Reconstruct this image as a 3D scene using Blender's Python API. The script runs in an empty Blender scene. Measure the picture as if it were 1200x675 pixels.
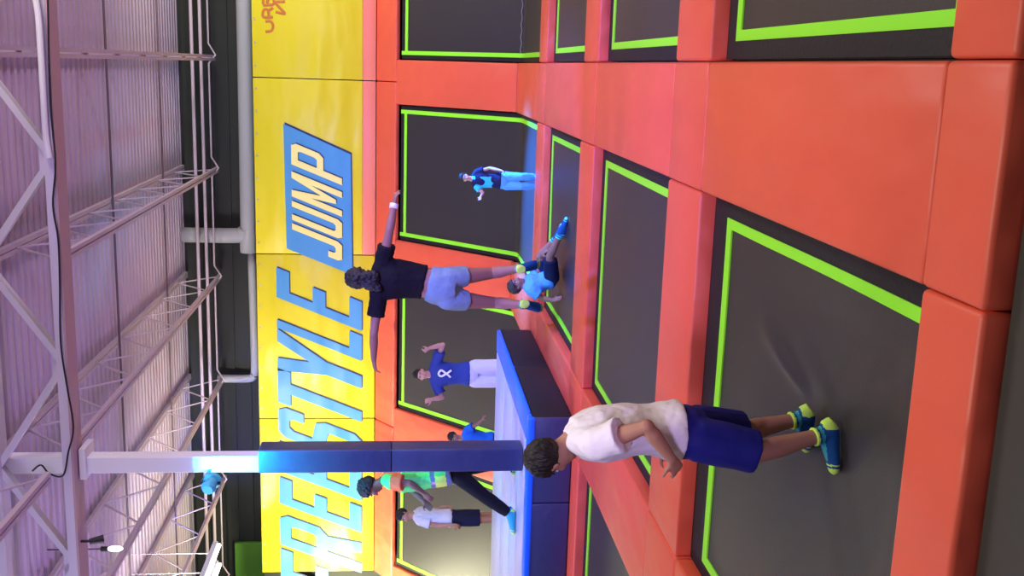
import bpy, bmesh, math, random
from mathutils import Vector as V, Matrix, noise
random.seed(4)
scn = bpy.context.scene
COL = scn.collection
PI = math.pi

# ------------------------------------------------------------------ camera
# the phone was held upright and the picture saved lying on its side: up in the hall is left in the frame
FPX = 1221.5
CAM = V((0, 0, 1.75))
RIGHT = V((0.97784573, 0.20910251, 0.00968823))
UP = V((-0.03176275, 0.10247007, 0.99422885))
FWD = V((-0.20690299, 0.97251017, -0.10684159))
cd = bpy.data.cameras.new('camera'); cam = bpy.data.objects.new('camera', cd); COL.objects.link(cam)
m = Matrix.Identity(4)
for i, ax in enumerate((-UP, RIGHT, -FWD)):
    for j in range(3): m[j][i] = ax[j]
m.translation = CAM
cam.matrix_world = m
cd.sensor_width = 36; cd.lens = 36 * FPX / 1200; cd.clip_start = .05; cd.clip_end = 200
scn.camera = cam

def P(px, py, Y):
    """the point of the hall at depth Y that a measured pixel of the photograph shows"""
    d = RIGHT * ((337.5 - py) / FPX) + UP * ((600 - px) / FPX) + FWD
    return CAM + d * (Y / d.y)

def G(px, py, z):
    """the point at height z that a measured pixel shows"""
    d = RIGHT * ((337.5 - py) / FPX) + UP * ((600 - px) / FPX) + FWD
    return CAM + d * ((z - CAM.z) / d.z)

# ------------------------------------------------------------------ materials
MATS = {}
def mat(name, col, rough=.6, spec=.4, bump=0, scale=30, var=.0, stretch=None, emit=None, estr=0, metal=0, detail=3, coat=0):
    if name in MATS: return MATS[name]
    m_ = bpy.data.materials.new(name); m_.use_nodes = True
    nt = m_.node_tree; b = nt.nodes['Principled BSDF']
    b.inputs['Base Color'].default_value = (*col, 1)
    b.inputs['Roughness'].default_value = rough
    b.inputs['Specular IOR Level'].default_value = spec
    b.inputs['Metallic'].default_value = metal
    if coat: b.inputs['Coat Weight'].default_value = coat; b.inputs['Coat Roughness'].default_value = .3
    if emit:
        b.inputs['Emission Color'].default_value = (*emit, 1); b.inputs['Emission Strength'].default_value = estr
    if bump or var:
        tc = nt.nodes.new('ShaderNodeTexCoord'); mp = nt.nodes.new('ShaderNodeMapping')
        nt.links.new(tc.outputs['Object'], mp.inputs['Vector'])
        if stretch:
            mp.inputs['Scale'].default_value = stretch[0]; mp.inputs['Rotation'].default_value = stretch[1]
        nz = nt.nodes.new('ShaderNodeTexNoise'); nz.inputs['Scale'].default_value = scale; nz.inputs['Detail'].default_value = detail
        nt.links.new(mp.outputs['Vector'], nz.inputs['Vector'])
        if bump:
            bp = nt.nodes.new('ShaderNodeBump'); bp.inputs['Strength'].default_value = 1; bp.inputs['Distance'].default_value = bump
            nt.links.new(nz.outputs['Fac'], bp.inputs['Height']); nt.links.new(bp.outputs['Normal'], b.inputs['Normal'])
        if var:
            n2 = nt.nodes.new('ShaderNodeTexNoise'); n2.inputs['Scale'].default_value = 1.3; n2.inputs['Detail'].default_value = 4
            nt.links.new(tc.outputs['Object'], n2.inputs['Vector'])
            mx = nt.nodes.new('ShaderNodeMix'); mx.data_type = 'RGBA'
            mx.inputs[6].default_value = (*[c * (1 - var) for c in col], 1); mx.inputs[7].default_value = (*[min(1, c * (1 + var)) for c in col], 1)
            nt.links.new(n2.outputs['Fac'], mx.inputs[0]); nt.links.new(mx.outputs[2], b.inputs['Base Color'])
    MATS[name] = m_
    return m_

ORANGE = mat('orange_vinyl', (.72, .105, .050), .48, .45, bump=.07, scale=2.6, var=.06, stretch=((1, .45, 1), (0, 0, .7)), detail=1.5)
MAT = mat('jump_mat', (.030, .027, .028), .45, .45, bump=.0015, scale=160, var=.15)
COVER = mat('black_cover', (.012, .011, .014), .6, .3, bump=.003, scale=40)
GREEN = mat('neon_green', (.28, .88, .03), .5, .3)
STEEL = mat('dark_steel', (.03, .03, .035), .5)
FLOORM = mat('concrete', (.06, .06, .06), .8, .2, var=.2)
YELLOW = mat('banner_yellow', (.66, .575, .022), .35, .32, bump=.05, scale=1.3, stretch=((1, 1, 2.6), (0, .5, 0)), detail=.6)
STRIPE = mat('banner_stripe', (.75, .20, .12), .4, .4, bump=.02, scale=1.6)
LBLUE = mat('banner_blue', (.07, .27, .52), .4, .3, bump=.05, scale=1.3, stretch=((1, 1, 2.6), (0, .5, 0)), detail=.6)
DKEDGE = mat('banner_shadow', (.015, .03, .09), .5)
LYEL = mat('banner_letter_yellow', (.82, .74, .22), .35, .45)
BROWN = mat('banner_logo', (.50, .15, .03), .5)
DECK = mat('deck_paint', (.50, .42, .49), .6, .3, var=.10, bump=.004, scale=6)
IRON = mat('joist_paint', (.50, .41, .46), .55, .3)
IRON2 = mat('girder_lit_lilac', (.60, .56, .66), .5, .3)  # lilac tint holds the blue-violet light falling on the girder front
IRON3 = mat('girder_red', (.46, .31, .33), .6, .3)
DARKIRON = mat('dark_rod', (.10, .07, .09), .6)
WALLM = mat('far_wall', (.020, .022, .018), .7, .3, var=.2)
PIPE = mat('pipe_paint', (.36, .37, .37), .5, .3)
LIME = mat('lime_paint', (.10, .28, .02), .6)
COLM = mat('column_paint', (.75, .76, .80), .5, .4)
BLUEV = mat('blue_vinyl', (.034, .044, .100), .42, .45, bump=.012, scale=5)
BLUEB = mat('bright_blue_vinyl', (.01, .17, .80), .4, .4)
NAVYV = mat('navy_vinyl', (.020, .022, .045), .5, .4, bump=.01, scale=5)
LAV = mat('lavender_vinyl', (.44, .50, .66), .4, .4, bump=.015, scale=4)
SKIN = mat('skin_tan', (.40, .20, .125), .55, .35, var=.08)
SKIN2 = mat('skin_brown', (.30, .15, .10), .55, .35, var=.08)
SKIN3 = mat('skin_deep', (.17, .075, .045), .5, .4, var=.08)
SKINL = mat('skin_light', (.52, .29, .20), .55, .35, var=.06)
HAIR = mat('hair_black', (.010, .008, .007), .55, .4, bump=.02, scale=60, stretch=((1, 1, .25), (0, 0, 0)))
EYEW = mat('eye_white', (.75, .73, .7), .3)
EYED = mat('eye_dark', (.01, .008, .006), .2)
LIPS = mat('lips', (.33, .10, .09), .5)
NAIL = mat('nail', (.55, .32, .25), .35)
WHITEC = mat('white_cotton', (.80, .79, .80), .85, .15, bump=.006, scale=14)
ROYAL = mat('royal_cloth', (.012, .016, .20), .7, .25, bump=.006, scale=12)
BLACKC = mat('black_cotton', (.010, .009, .010), .85, .15, bump=.004, scale=14)
DENIM = mat('light_denim', (.20, .31, .34), .85, .15, bump=.006, scale=25, var=.15)
BLUET = mat('blue_cotton', (.035, .06, .24), .85, .15, bump=.006, scale=14)
NAVYC = mat('navy_cotton', (.014, .016, .05), .85, .15, bump=.006, scale=14)
PALES = mat('pale_cotton', (.60, .60, .66), .85, .15, bump=.006, scale=14)
CYANC = mat('cyan_cloth', (.04, .55, .80), .8, .2)
SKYC = mat('sky_cloth', (.10, .38, .85), .8, .2, bump=.006, scale=14)
ORANGEC = mat('orange_cotton', (.80, .16, .06), .85, .15, bump=.006, scale=14)
VESTG = mat('vest_green', (.10, .75, .16), .6, .3, bump=.004, scale=14)
VESTY = mat('vest_yellow', (.62, .80, .10), .6, .3)
SILVER = mat('silver_tape', (.12, .15, .24), .35, .5)
SOCKB = mat('sock_blue', (.012, .085, .26), .8, .15)
SOCKN = mat('sock_neon', (.55, .90, .12), .7, .2)
SOCKT = mat('sock_teal', (.05, .42, .42), .8, .15)
WHITEP = mat('white_print', (.85, .85, .88), .6)
CYANL = mat('cyan_lens', (.0, .3, .4), .3, .5, emit=(.05, .75, 1.0), estr=6)
WHITEL = mat('white_tube', (.9, .9, .9), .3, .5, emit=(1, .97, .95), estr=5)
CYANBODY = mat('lamp_body', (.10, .55, .62), .35, .5)
BLACKP = mat('black_plastic', (.012, .012, .014), .5)

# ------------------------------------------------------------------ helpers
def link(name, bm, m_, parent=None, smooth=False, mats=None):
    me = bpy.data.meshes.new(name); bm.normal_update(); bm.to_mesh(me); bm.free()
    o = bpy.data.objects.new(name, me); COL.objects.link(o)
    for k in (mats or [m_]): me.materials.append(k)
    if parent:
        o.parent = parent; o.matrix_parent_inverse = Matrix.Translation(-parent.location)
    if smooth:
        for p in me.polygons: p.use_smooth = True
    return o

def tag(o, label=None, cat=None, group=None, kind=None):
    if label: o['label'] = label
    if cat: o['category'] = cat
    if group: o['group'] = group
    if kind: o['kind'] = kind
    return o

def thing(name, loc, label, cat, group=None):
    o = bpy.data.objects.new(name, None); COL.objects.link(o); o.location = loc; o.empty_display_size = .1
    return tag(o, label, cat, group)

def box(bm, a, b, bev=0, seg=3):
    r = bmesh.ops.create_cube(bm, size=1)
    vs = r['verts']
    for v in vs:
        v.co = V([(a[i] + b[i]) / 2 + v.co[i] * (b[i] - a[i]) for i in range(3)])
    if bev:
        es = list({e for v in vs for e in v.link_edges})
        bmesh.ops.bevel(bm, geom=es, offset=bev, segments=seg, profile=.5, affect='EDGES')
    return bm

def slab(bm, quad, th, bev=0, seg=3):
    """a closed slab: quad of 4 points (top face, counter-clockwise) thickened against its normal"""
    q = [V(p) for p in quad]
    n = (q[1] - q[0]).cross(q[3] - q[0]).normalized()
    vs = [bm.verts.new(p) for p in q] + [bm.verts.new(p - n * th) for p in q]
    fs = [bm.faces.new((vs[0], vs[1], vs[2], vs[3])), bm.faces.new((vs[7], vs[6], vs[5], vs[4]))]
    for i in range(4):
        j = (i + 1) % 4
        fs.append(bm.faces.new((vs[i], vs[i + 4], vs[j + 4], vs[j])))
    if bev:
        es = list({e for v in vs for e in v.link_edges})
        bmesh.ops.bevel(bm, geom=es, offset=bev, segments=seg, profile=.5, affect='EDGES')
    return bm

def frame_of(d, ref=None):
    d = d.normalized()
    if ref is None or abs(d.dot(ref.normalized())) > .97: ref = V((0, 0, 1)) if abs(d.z) < .9 else V((1, 0, 0))
    x = (ref - d * ref.dot(d)).normalized()
    return x, d.cross(x)

def tube(bm, pts, rad, n=12, caps=True, ref=None, ell=None, flat=True):
    """a tube along pts; rad a number or a list of radii, or (rx, ry) pairs"""
    pts = [V(p) for p in pts]
    rs = rad if isinstance(rad, (list, tuple)) else [rad] * len(pts)
    rings = []
    x0 = None
    for i, p in enumerate(pts):
        a = pts[max(0, i - 1)]; b = pts[min(len(pts) - 1, i + 1)]
        d = (b - a)
        if d.length < 1e-7: d = V((0, 0, 1))
        x, y = frame_of(d, (ref[i] if isinstance(ref, list) else ref) if ref is not None else x0)
        x0 = x
        r = rs[i]; rx, ry = r if isinstance(r, (tuple, list)) else (r, r)
        rings.append([bm.verts.new(p + x * (rx * math.cos(2 * PI * k / n)) + y * (ry * math.sin(2 * PI * k / n))) for k in range(n)])
    for a, b in zip(rings, rings[1:]):
        for k in range(n):
            bm.faces.new((a[k], a[(k + 1) % n], b[(k + 1) % n], b[k]))
    if caps:
        bm.faces.new(rings[0][::-1]); bm.faces.new(rings[-1])
    return rings

def ball(bm, c, r, ax=None, u=14, v=9):
    """ellipsoid; r a number or (a, b, c) along the axes ax"""
    rr = r if isinstance(r, (tuple, list)) else (r, r, r)
    ax = ax or (V((1, 0, 0)), V((0, 1, 0)), V((0, 0, 1)))
    res = bmesh.ops.create_uvsphere(bm, u_segments=u, v_segments=v, radius=1)
    for vt in res['verts']:
        p = vt.co.copy()
        vt.co = V(c) + ax[0] * (p.x * rr[0]) + ax[1] * (p.y * rr[1]) + ax[2] * (p.z * rr[2])

def spline(pts, n=6):
    pts = [V(p) for p in pts]; out = []
    for i in range(len(pts) - 1):
        p0 = pts[max(0, i - 1)]; p1 = pts[i]; p2 = pts[i + 1]; p3 = pts[min(len(pts) - 1, i + 2)]
        for k in range(n):
            t = k / n
            out.append(.5 * ((2 * p1) + (p2 - p0) * t + (2 * p0 - 5 * p1 + 4 * p2 - p3) * t * t + (3 * p1 - p0 - 3 * p2 + p3) * t ** 3))
    return out + [pts[-1]]

def bar(bm, a, b, w, h=None, ref=None):
    a, b = V(a), V(b); h = h or w
    x, y = frame_of(b - a, ref)
    vs = []
    for p in (a, b):
        for sx, sy in ((-1, -1), (1, -1), (1, 1), (-1, 1)):
            vs.append(bm.verts.new(p + x * (sx * h / 2) + y * (sy * w / 2)))
    for f in ((3, 2, 1, 0), (4, 5, 6, 7), (0, 1, 5, 4), (1, 2, 6, 5), (2, 3, 7, 6), (3, 0, 4, 7)):
        bm.faces.new([vs[i] for i in f])

def poly_prism(bm, pts, y0, y1):
    """pts (x, z) outline extruded from y0 (front) to y1"""
    if sum(a[0] * b[1] - b[0] * a[1] for a, b in zip(pts, pts[1:] + pts[:1])) < 0: pts = pts[::-1]
    f = [bm.verts.new((x, y0, z)) for x, z in pts]; b = [bm.verts.new((x, y1, z)) for x, z in pts]
    bm.faces.new(f)
    bm.faces.new(b[::-1])
    n = len(pts)
    for i in range(n):
        j = (i + 1) % n
        bm.faces.new((f[j], f[i], b[i], b[j]))

def remesh(bm, voxel, smooth=3):
    """weld overlapping closed shapes into one continuous skin"""
    me = bpy.data.meshes.new('tmp'); bm.to_mesh(me); bm.free()
    o = bpy.data.objects.new('tmp', me); COL.objects.link(o)
    md = o.modifiers.new('r', 'REMESH'); md.mode = 'VOXEL'; md.voxel_size = voxel
    dg = bpy.context.evaluated_depsgraph_get()
    me2 = bpy.data.meshes.new_from_object(o.evaluated_get(dg))
    bpy.data.objects.remove(o); bpy.data.meshes.remove(me)
    b2 = bmesh.new(); b2.from_mesh(me2); bpy.data.meshes.remove(me2)
    for _ in range(smooth): bmesh.ops.smooth_vert(b2, verts=b2.verts, factor=.5, use_axis_x=True, use_axis_y=True, use_axis_z=True)
    b2.normal_update()
    return b2

def ruffle(bm, amp, freq, seed=0, squash=(1, 1, 1)):
    bm.normal_update()
    for v in bm.verts:
        q = V((v.co.x * freq * squash[0] + seed, v.co.y * freq * squash[1], v.co.z * freq * squash[2]))
        v.co = v.co + v.normal * (amp * noise.noise(q))

# ------------------------------------------------------------------ layout of the court
PW = .375                                   # half the width of an aisle pad
AX = {'A': -.305, 'B': -3.385, 'D': -6.465, 'E': -9.545, 'Z': 2.775}
COLS = {'R': ('A', 'Z'), 'C': ('B', 'A'), 'L': ('D', 'B'), 'K': ('E', 'D')}
ROWS = {'n': (2.90, 3.284), '12': (5.97, 6.73), '23': (9.50, 10.216), '3w': (12.95, 13.604)}
BEDS = {0: (.2, 2.90), 1: (3.284, 5.97), 2: (6.73, 9.50), 3: (10.216, 12.95)}
Z0 = -.20
def colx(c):
    l, r = COLS[c]; return AX[l] + PW, AX[r] - PW
ZB = -.10

# floor -------------------------------------------------------------------
bm = bmesh.new(); box(bm, (-16, -8, -.4), (10, 20, Z0)); tag(link('floor', bm, FLOORM), kind='structure')

# trampolines -----------------------------------------------------------------
def strip_path(pts, w, zf, lift):
    """flat ribbon round a closed loop of (x, y) corners, draped at zf"""
    pass

def trampoline(c, r, label, sag=None, group='black trampolines of the court'):
    x0, x1 = colx(c); y0, y1 = BEDS[r]
    root = thing('trampoline', ((x0 + x1) / 2, (y0 + y1) / 2, Z0), label, 'trampoline')
    def z(x, y):
        d = 0
        if sag:
            q = ((x - sag[0]) ** 2 + (y - sag[1]) ** 2) / sag[2] ** 2
            d = sag[3] * math.exp(-q)
            for (ax_, ay_, bx_, by_, hh, ww) in (sag[4] if len(sag) > 4 else ()):      # taut creases running out from the feet
                ux_, uy_ = bx_ - ax_, by_ - ay_; ll = math.hypot(ux_, uy_); ux_ /= ll; uy_ /= ll
                t_ = ((x - ax_) * ux_ + (y - ay_) * uy_) / ll; o_ = (x - ax_) * -uy_ + (y - ay_) * ux_
                if 0 < t_ < 1: d -= hh * math.exp(-(o_ / (ww * (.5 + t_))) ** 2) * math.sin(PI * t_ ** .6)
            e = min((x - x0), (x1 - x), (y - y0), (y1 - y)); d *= max(0, min(1, e / .35))
        return ZB - d
    mx = .115
    mf = .27 if c == 'C' and r == 1 else .18                    # cover beyond the line at the back
    mn = .085 if r == 1 else .16                                # and at the front
    # jump mat
    bm = bmesh.new(); N = 60 if sag else 24
    g = [[bm.verts.new((x0 + .02 + (x1 - x0 - .04) * i / N, y0 + .02 + (y1 - y0 - .04) * j / N, 0)) for j in range(N + 1)] for i in range(N + 1)]
    for row in g:
        for v in row: v.co.z = z(v.co.x, v.co.y)
    for i in range(N):
        for j in range(N): bm.faces.new((g[i][j], g[i + 1][j], g[i + 1][j + 1], g[i][j + 1]))
    o = link('mat', bm, MAT, root, True)
    so = o.modifiers.new('thick', 'SOLIDIFY'); so.thickness = .008; so.offset = -1
    # the loops: black spring cover outside, green line inside it
    def loop(bm, ins_out, ins_in, lift):
        a = (x0 + ins_out[0], y0 + ins_out[1], x1 - ins_out[0], y1 - ins_out[2])
        b = (x0 + ins_in[0], y0 + ins_in[1], x1 - ins_in[0], y1 - ins_in[2])
        ca = [(a[0], a[1]), (a[2], a[1]), (a[2], a[3]), (a[0], a[3])]; cb = [(b[0], b[1]), (b[2], b[1]), (b[2], b[3]), (b[0], b[3])]
        M = 26; ro, ri = [], []
        for k in range(4):
            for t in range(M):
                f = t / M
                for dst, cc in ((ro, ca), (ri, cb)):
                    p, q = cc[k], cc[(k + 1) % 4]
                    x, y = p[0] + (q[0] - p[0]) * f, p[1] + (q[1] - p[1]) * f
                    dst.append((bm.verts.new((x, y, z(x, y) + lift)), bm.verts.new((x, y, z(x, y) - .004))))
        n = len(ro)
        for k in range(n):
            j = (k + 1) % n
            bm.faces.new((ro[k][0], ro[j][0], ri[j][0], ri[k][0]))
            bm.faces.new((ro[j][0], ro[k][0], ro[k][1], ro[j][1]))
            bm.faces.new((ri[k][0], ri[j][0], ri[j][1], ri[k][1]))
            bm.faces.new((ro[k][1], ri[k][1], ri[j][1], ro[j][1]))
    bm = bmesh.new(); loop(bm, (.015, .015, .015), (mx, mn, mf), .004); link('spring_cover', bm, COVER, root)
    bm = bmesh.new(); loop(bm, (mx - .003, mn - .003, mf - .003), (mx + .055, mn + .07, mf + .08), .009); tag(link('border_line', bm, GREEN, root), 'neon green border line')
    # steel frame under the edge
    bm = bmesh.new()
    for a, b in (((x0 + .01, y0 + .03, -.165), (x1 - .01, y0 + .03, -.165)), ((x0 + .01, y1 - .03, -.165), (x1 - .01, y1 - .03, -.165)),
                 ((x0 + .03, y0 + .01, -.165), (x0 + .03, y1 - .01, -.165)), ((x1 - .03, y0 + .01, -.165), (x1 - .03, y1 - .01, -.165))):
        bar(bm, a, b, .04, .06)
    link('frame', bm, STEEL, root)
    return root

_a, _b = G(945, 462, -.15), G(890, 375, -.12); _c, _e = G(975, 480, -.15), G(925, 400, -.12)
CREASE = ((_a.x, _a.y, _b.x, _b.y, .035, .045), (_c.x, _c.y, _e.x, _e.y, .012, .07))
trampoline('C', 1, 'black floor trampoline that the crouching boy in white shirt stands on', sag=(-1.5, 4.2, .85, .07, CREASE))
trampoline('C', 2, 'black floor trampoline right behind the boy in white shirt, under the jumping girl')
trampoline('C', 3, 'black floor trampoline with the person in sky blue sitting on it', sag=(-2.3, 11.7, .8, .05))
trampoline('R', 1, 'nearest and largest of the black floor trampolines along the photo\'s top edge')
trampoline('R', 2, 'second nearest of the black floor trampolines along the photo\'s top edge')
trampoline('R', 3, 'smallest and farthest black floor trampoline along the photo\'s top edge')
trampoline('L', 2, 'black floor trampoline cut by the photo\'s bottom edge, in front of the blue platform')
FOAM = mat('foam_mat', (.050, .048, .040), .6, .3, bump=.02, scale=2.5, var=.2)
bm = bmesh.new(); box(bm, (-6.4, -1.2, Z0), (5.0, 2.895, -.08), .02, 3)
tag(link('foam_mat', bm, FOAM, None, True), 'dark grey landing mat along the photo\'s right edge, in front of the near orange pad', 'mat')

# wall trampolines: flat bed that turns up into a slope ------------------------------
YB, YT, ZT = 16.20, 18.10, 1.85             # foot and top of the slope (pad surface)
SD = V((0, YT - YB, ZT)).normalized(); SN = V((0, -SD.z, SD.y))   # along and normal of the slope
def wall_trampoline(c, label, seam=False):
    x0, x1 = colx(c)
    root = thing('slope_trampoline', ((x0 + x1) / 2, 14.9, Z0), label, 'trampoline')
    foot = V((0, YB, 0)) - SN * .06
    s0 = (ZB - foot.z) / SD.z; foot = foot + SD * s0
    L = (YT - foot.y) / SD.y
    prof = [V((0, 13.62 + (foot.y - .12 - 13.62) * i / 12, ZB)) for i in range(13)]
    for t in (.25, .5, .75):
        a = V((0, foot.y - .12, ZB)); b = foot + SD * .12
        prof.append(a * (1 - t) ** 2 + foot * (2 * t * (1 - t)) + b * t * t)
    prof += [foot + SD * (.12 + (L - .14) * i / 14) for i in range(15)]
    nrm = []
    for i, p in enumerate(prof):
        d = (prof[min(i + 1, len(prof) - 1)] - prof[max(i - 1, 0)]).normalized(); nrm.append(V((0, -d.z, d.y)))
    bm = bmesh.new(); N = 16
    g = [[bm.verts.new((x0 + .02 + (x1 - x0 - .04) * i / N, p.y, p.z)) for p in prof] for i in range(N + 1)]
    for i in range(N):
        for j in range(len(prof) - 1): bm.faces.new((g[i][j], g[i + 1][j], g[i + 1][j + 1], g[i][j + 1]))
    o = link('mat', bm, MAT, root, True)
    so = o.modifiers.new('thick', 'SOLIDIFY'); so.thickness = .008; so.offset = -1
    def ribbon(bm, xa, xb, lift, i0=0, i1=None):
        i1 = len(prof) if i1 is None else i1
        rows = []
        for p, n in list(zip(prof, nrm))[i0:i1]:
            q = p + n * lift; q2 = p - n * .003
            rows.append([bm.verts.new((xa, q.y, q.z)), bm.verts.new((xb, q.y, q.z)), bm.verts.new((xb, q2.y, q2.z)), bm.verts.new((xa, q2.y, q2.z))])
        for a, b in zip(rows, rows[1:]):
            for k in range(4): bm.faces.new((a[k], a[(k + 1) % 4], b[(k + 1) % 4], b[k]))
        bm.faces.new(rows[0][::-1]); bm.faces.new(rows[-1])
    top = prof[-1]
    bm = bmesh.new(); ribbon(bm, x0 + .015, x0 + .085, .004); ribbon(bm, x1 - .085, x1 - .015, .004)
    q = [top - SD * .10, top]
    slab(bm, [V((x0 + .08, q[0].y, q[0].z)) + SN * .004, V((x1 - .08, q[0].y, q[0].z)) + SN * .004, V((x1 - .08, q[1].y, q[1].z)) + SN * .004, V((x0 + .08, q[1].y, q[1].z)) + SN * .004], .007)
    link('spring_cover', bm, COVER, root)
    bm = bmesh.new(); ribbon(bm, x0 + .08, x0 + .145, .009); ribbon(bm, x1 - .145, x1 - .08, .009)
    q = [top - SD * .14, top - SD * .08]
    slab(bm, [V((x0 + .08, q[0].y, q[0].z)) + SN * .010, V((x1 - .08, q[0].y, q[0].z)) + SN * .010, V((x1 - .08, q[1].y, q[1].z)) + SN * .010, V((x0 + .08, q[1].y, q[1].z)) + SN * .010], .012)
    tag(link('border_line', bm, GREEN, root), 'neon green border line')
    if seam:
        bm = bmesh.new(); q = foot + V((0, .03, .05))
        pts = [V((x0 + .15 + (x1 - x0 - .3) * k / 40, q.y, q.z)) + SD * (.012 * math.sin(k * 1.7)) for k in range(41)]
        tube(bm, pts, .008, 6); tag(link('seam_stitching', bm, mat('stitch', (.22, .21, .2), .8), root), 'pale stitched seam across the bend')
    for x in (x0 + .05, x1 - .05):
        bm = bmesh.new()
        bar(bm, (x, foot.y + .03, Z0 + .02), (x, foot.y + .03, ZB - .03), .05)
        a = foot - SN * .06; b = top - SN * .06
        bar(bm, (x, a.y, a.z), (x, b.y, b.z), .05)
        bar(bm, (x, b.y, b.z), (x, b.y, Z0), .05)
        bar(bm, (x, b.y, Z0 + .025), (x, foot.y + .03, Z0 + .025), .05)
        link('side_frame', bm, STEEL, root)
wall_trampoline('C', 'sloping wall trampoline behind the child in cyan and navy')
wall_trampoline('L', 'sloping wall trampoline behind the man in blue t-shirt with raised fists')
wall_trampoline('K', 'sloping wall trampoline behind the boy in pale t-shirt and navy shorts')
wall_trampoline('R', 'sloping wall trampoline at the photo\'s top edge with a pale seam across', seam=True)

# pads -----------------------------------------------------------------------
PG = 'orange pads between the trampolines'
def pad(x0, x1, y0, y1, label, top=0.0, gap=.0025):
    bm = bmesh.new(); box(bm, (x0 + gap, y0 + gap, Z0), (x1 - gap, y1 - gap, top), .022, 3)
    return tag(link('floor_pad', bm, ORANGE, None, True), label, 'pad', PG)
B1, B2, B3 = 'the white-shirted boy\'s trampoline', 'the trampoline below the jumping girl', 'the sitting person\'s trampoline'
T1, T2, T3 = 'the nearest top-edge trampoline', 'the second top-edge trampoline', 'the farthest top-edge trampoline'
rowlab = {('C', 'n'): f'orange pad strip nearest the camera, in front of {B1}',
          ('C', '12'): f'orange pad strip right behind {B1}', ('C', '23'): f'orange pad strip just behind {B2}',
          ('C', '3w'): f'pinkish orange pad strip just behind {B3}',
          ('R', 'n'): f'orange pad at the photo\'s top right corner, in front of {T1}',
          ('R', '12'): f'orange pad between {T1} and the second one', ('R', '23'): f'orange pad between {T2} and the farthest one',
          ('R', '3w'): f'orange pad between {T3} and the sloping wall one',
          ('L', '12'): 'orange pad at the photo\'s bottom edge, behind the green line corner',
          ('L', '23'): 'red-orange pad strip along the front foot of the blue platform'}
for (c, r), lab in rowlab.items():
    x0, x1 = colx(c); pad(x0, x1, *ROWS[r], lab)
x0, x1 = colx('L'); pad(x0, x1, *ROWS['3w'], 'orange pad strip along the back foot of the blue platform')
crosslab = {('A', 'n'): f'orange corner pad joining the near strip and the broad aisle',
            ('A', '12'): f'orange aisle crossing pad at the far right corner of {B1}',
            ('A', '23'): f'orange crossing pad in the broad aisle right of {B3}',
            ('A', '3w'): 'orange crossing pad before the slope, between the blue-lit child and the top edge',
            ('B', '12'): 'wrinkled orange crossing pad below the hand of the white-shirted boy',
            ('B', '23'): 'red-orange crossing pad at the near corner of the blue platform',
            ('B', '3w'): 'orange crossing pad at the far corner of the blue platform',
            ('B', 'n'): f'orange corner pad left of {B1}, at the near strip', ('D', '3w'): 'orange crossing pad behind the platform and the staff person'}
for (a, r), lab in crosslab.items():
    pad(AX[a] - PW, AX[a] + PW, *ROWS[r], lab, top=.004)
aislab = {('A', 1): f'largest orange aisle pad, between {B1} and {T1}', ('A', 2): f'orange aisle pad right of {B2}',
          ('A', 3): f'orange aisle pad right of {B3}',
          ('B', 1): f'orange aisle pad left of {B1}', ('B', 2): 'salmon aisle pad running toward the platform, left of the white-shirted boy',
          ('B', 3): 'dark red aisle pad along the black side of the platform'}
for (a, r), lab in aislab.items():
    if (a, r) == ('B', 3): pad(AX[a] - PW, AX[a] + PW, *BEDS[r], lab, top=0)
    else: pad(AX[a] - PW, AX[a] + PW, *BEDS[r], lab)
flatlab = {'A': 'orange aisle pad on the flat right of the blue-lit child', 'B': 'orange aisle pad on the flat behind the jumping girl\'s feet',
           'D': 'orange aisle pad on the flat behind the pillar', 'E': 'orange flat pad at the photo\'s bottom edge behind the platform'}
slopelab = {'A': 'sloping orange wall pad between the child\'s wall trampoline and the top edge one',
            'B': 'sloping orange wall pad right behind the jumping girl\'s legs',
            'D': 'sloping orange wall pad behind the pillar and the staff person',
            'E': 'sloping yellow-lit orange wall pad at the photo\'s bottom edge'}
for a in 'ABDE':
    pad(AX[a] - PW, AX[a] + PW, 13.604, YB - .05, flatlab[a])
    bm = bmesh.new()
    p0 = V((0, YB, 0)); p1 = V((0, YT, ZT))
    slab(bm, [(AX[a] - PW + .005, p0.y, p0.z), (AX[a] + PW - .005, p0.y, p0.z), (AX[a] + PW - .005, p1.y, p1.z), (AX[a] - PW + .005, p1.y, p1.z)], .10, .028)
    tag(link('slope_pad', bm, ORANGE, None, True), slopelab[a], 'pad', PG)
bandlab = ['orange top band pad under the banner corner with the brown logo', 'orange top band pad under the JUMP part of the banner',
           'orange top band pad under the STYLE letters, behind the girl\'s left arm', 'orange top band pad under the FREE letters, yellow in the lamp light']
q0 = V((0, YT, ZT)) + SD * .012; q1 = V((0, 18.6, 2.20))
for i, lab in enumerate(bandlab):
    xr = AX['A'] + 3.08 - 3.08 * i; xl = xr - 3.08
    bm = bmesh.new(); slab(bm, [(xl + .004, q0.y, q0.z), (xr - .004, q0.y, q0.z), (xr - .004, q1.y, q1.z), (xl + .004, q1.y, q1.z)], .10, .03)
    tag(link('band_pad', bm, ORANGE, None, True), lab, 'pad', PG)

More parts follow.
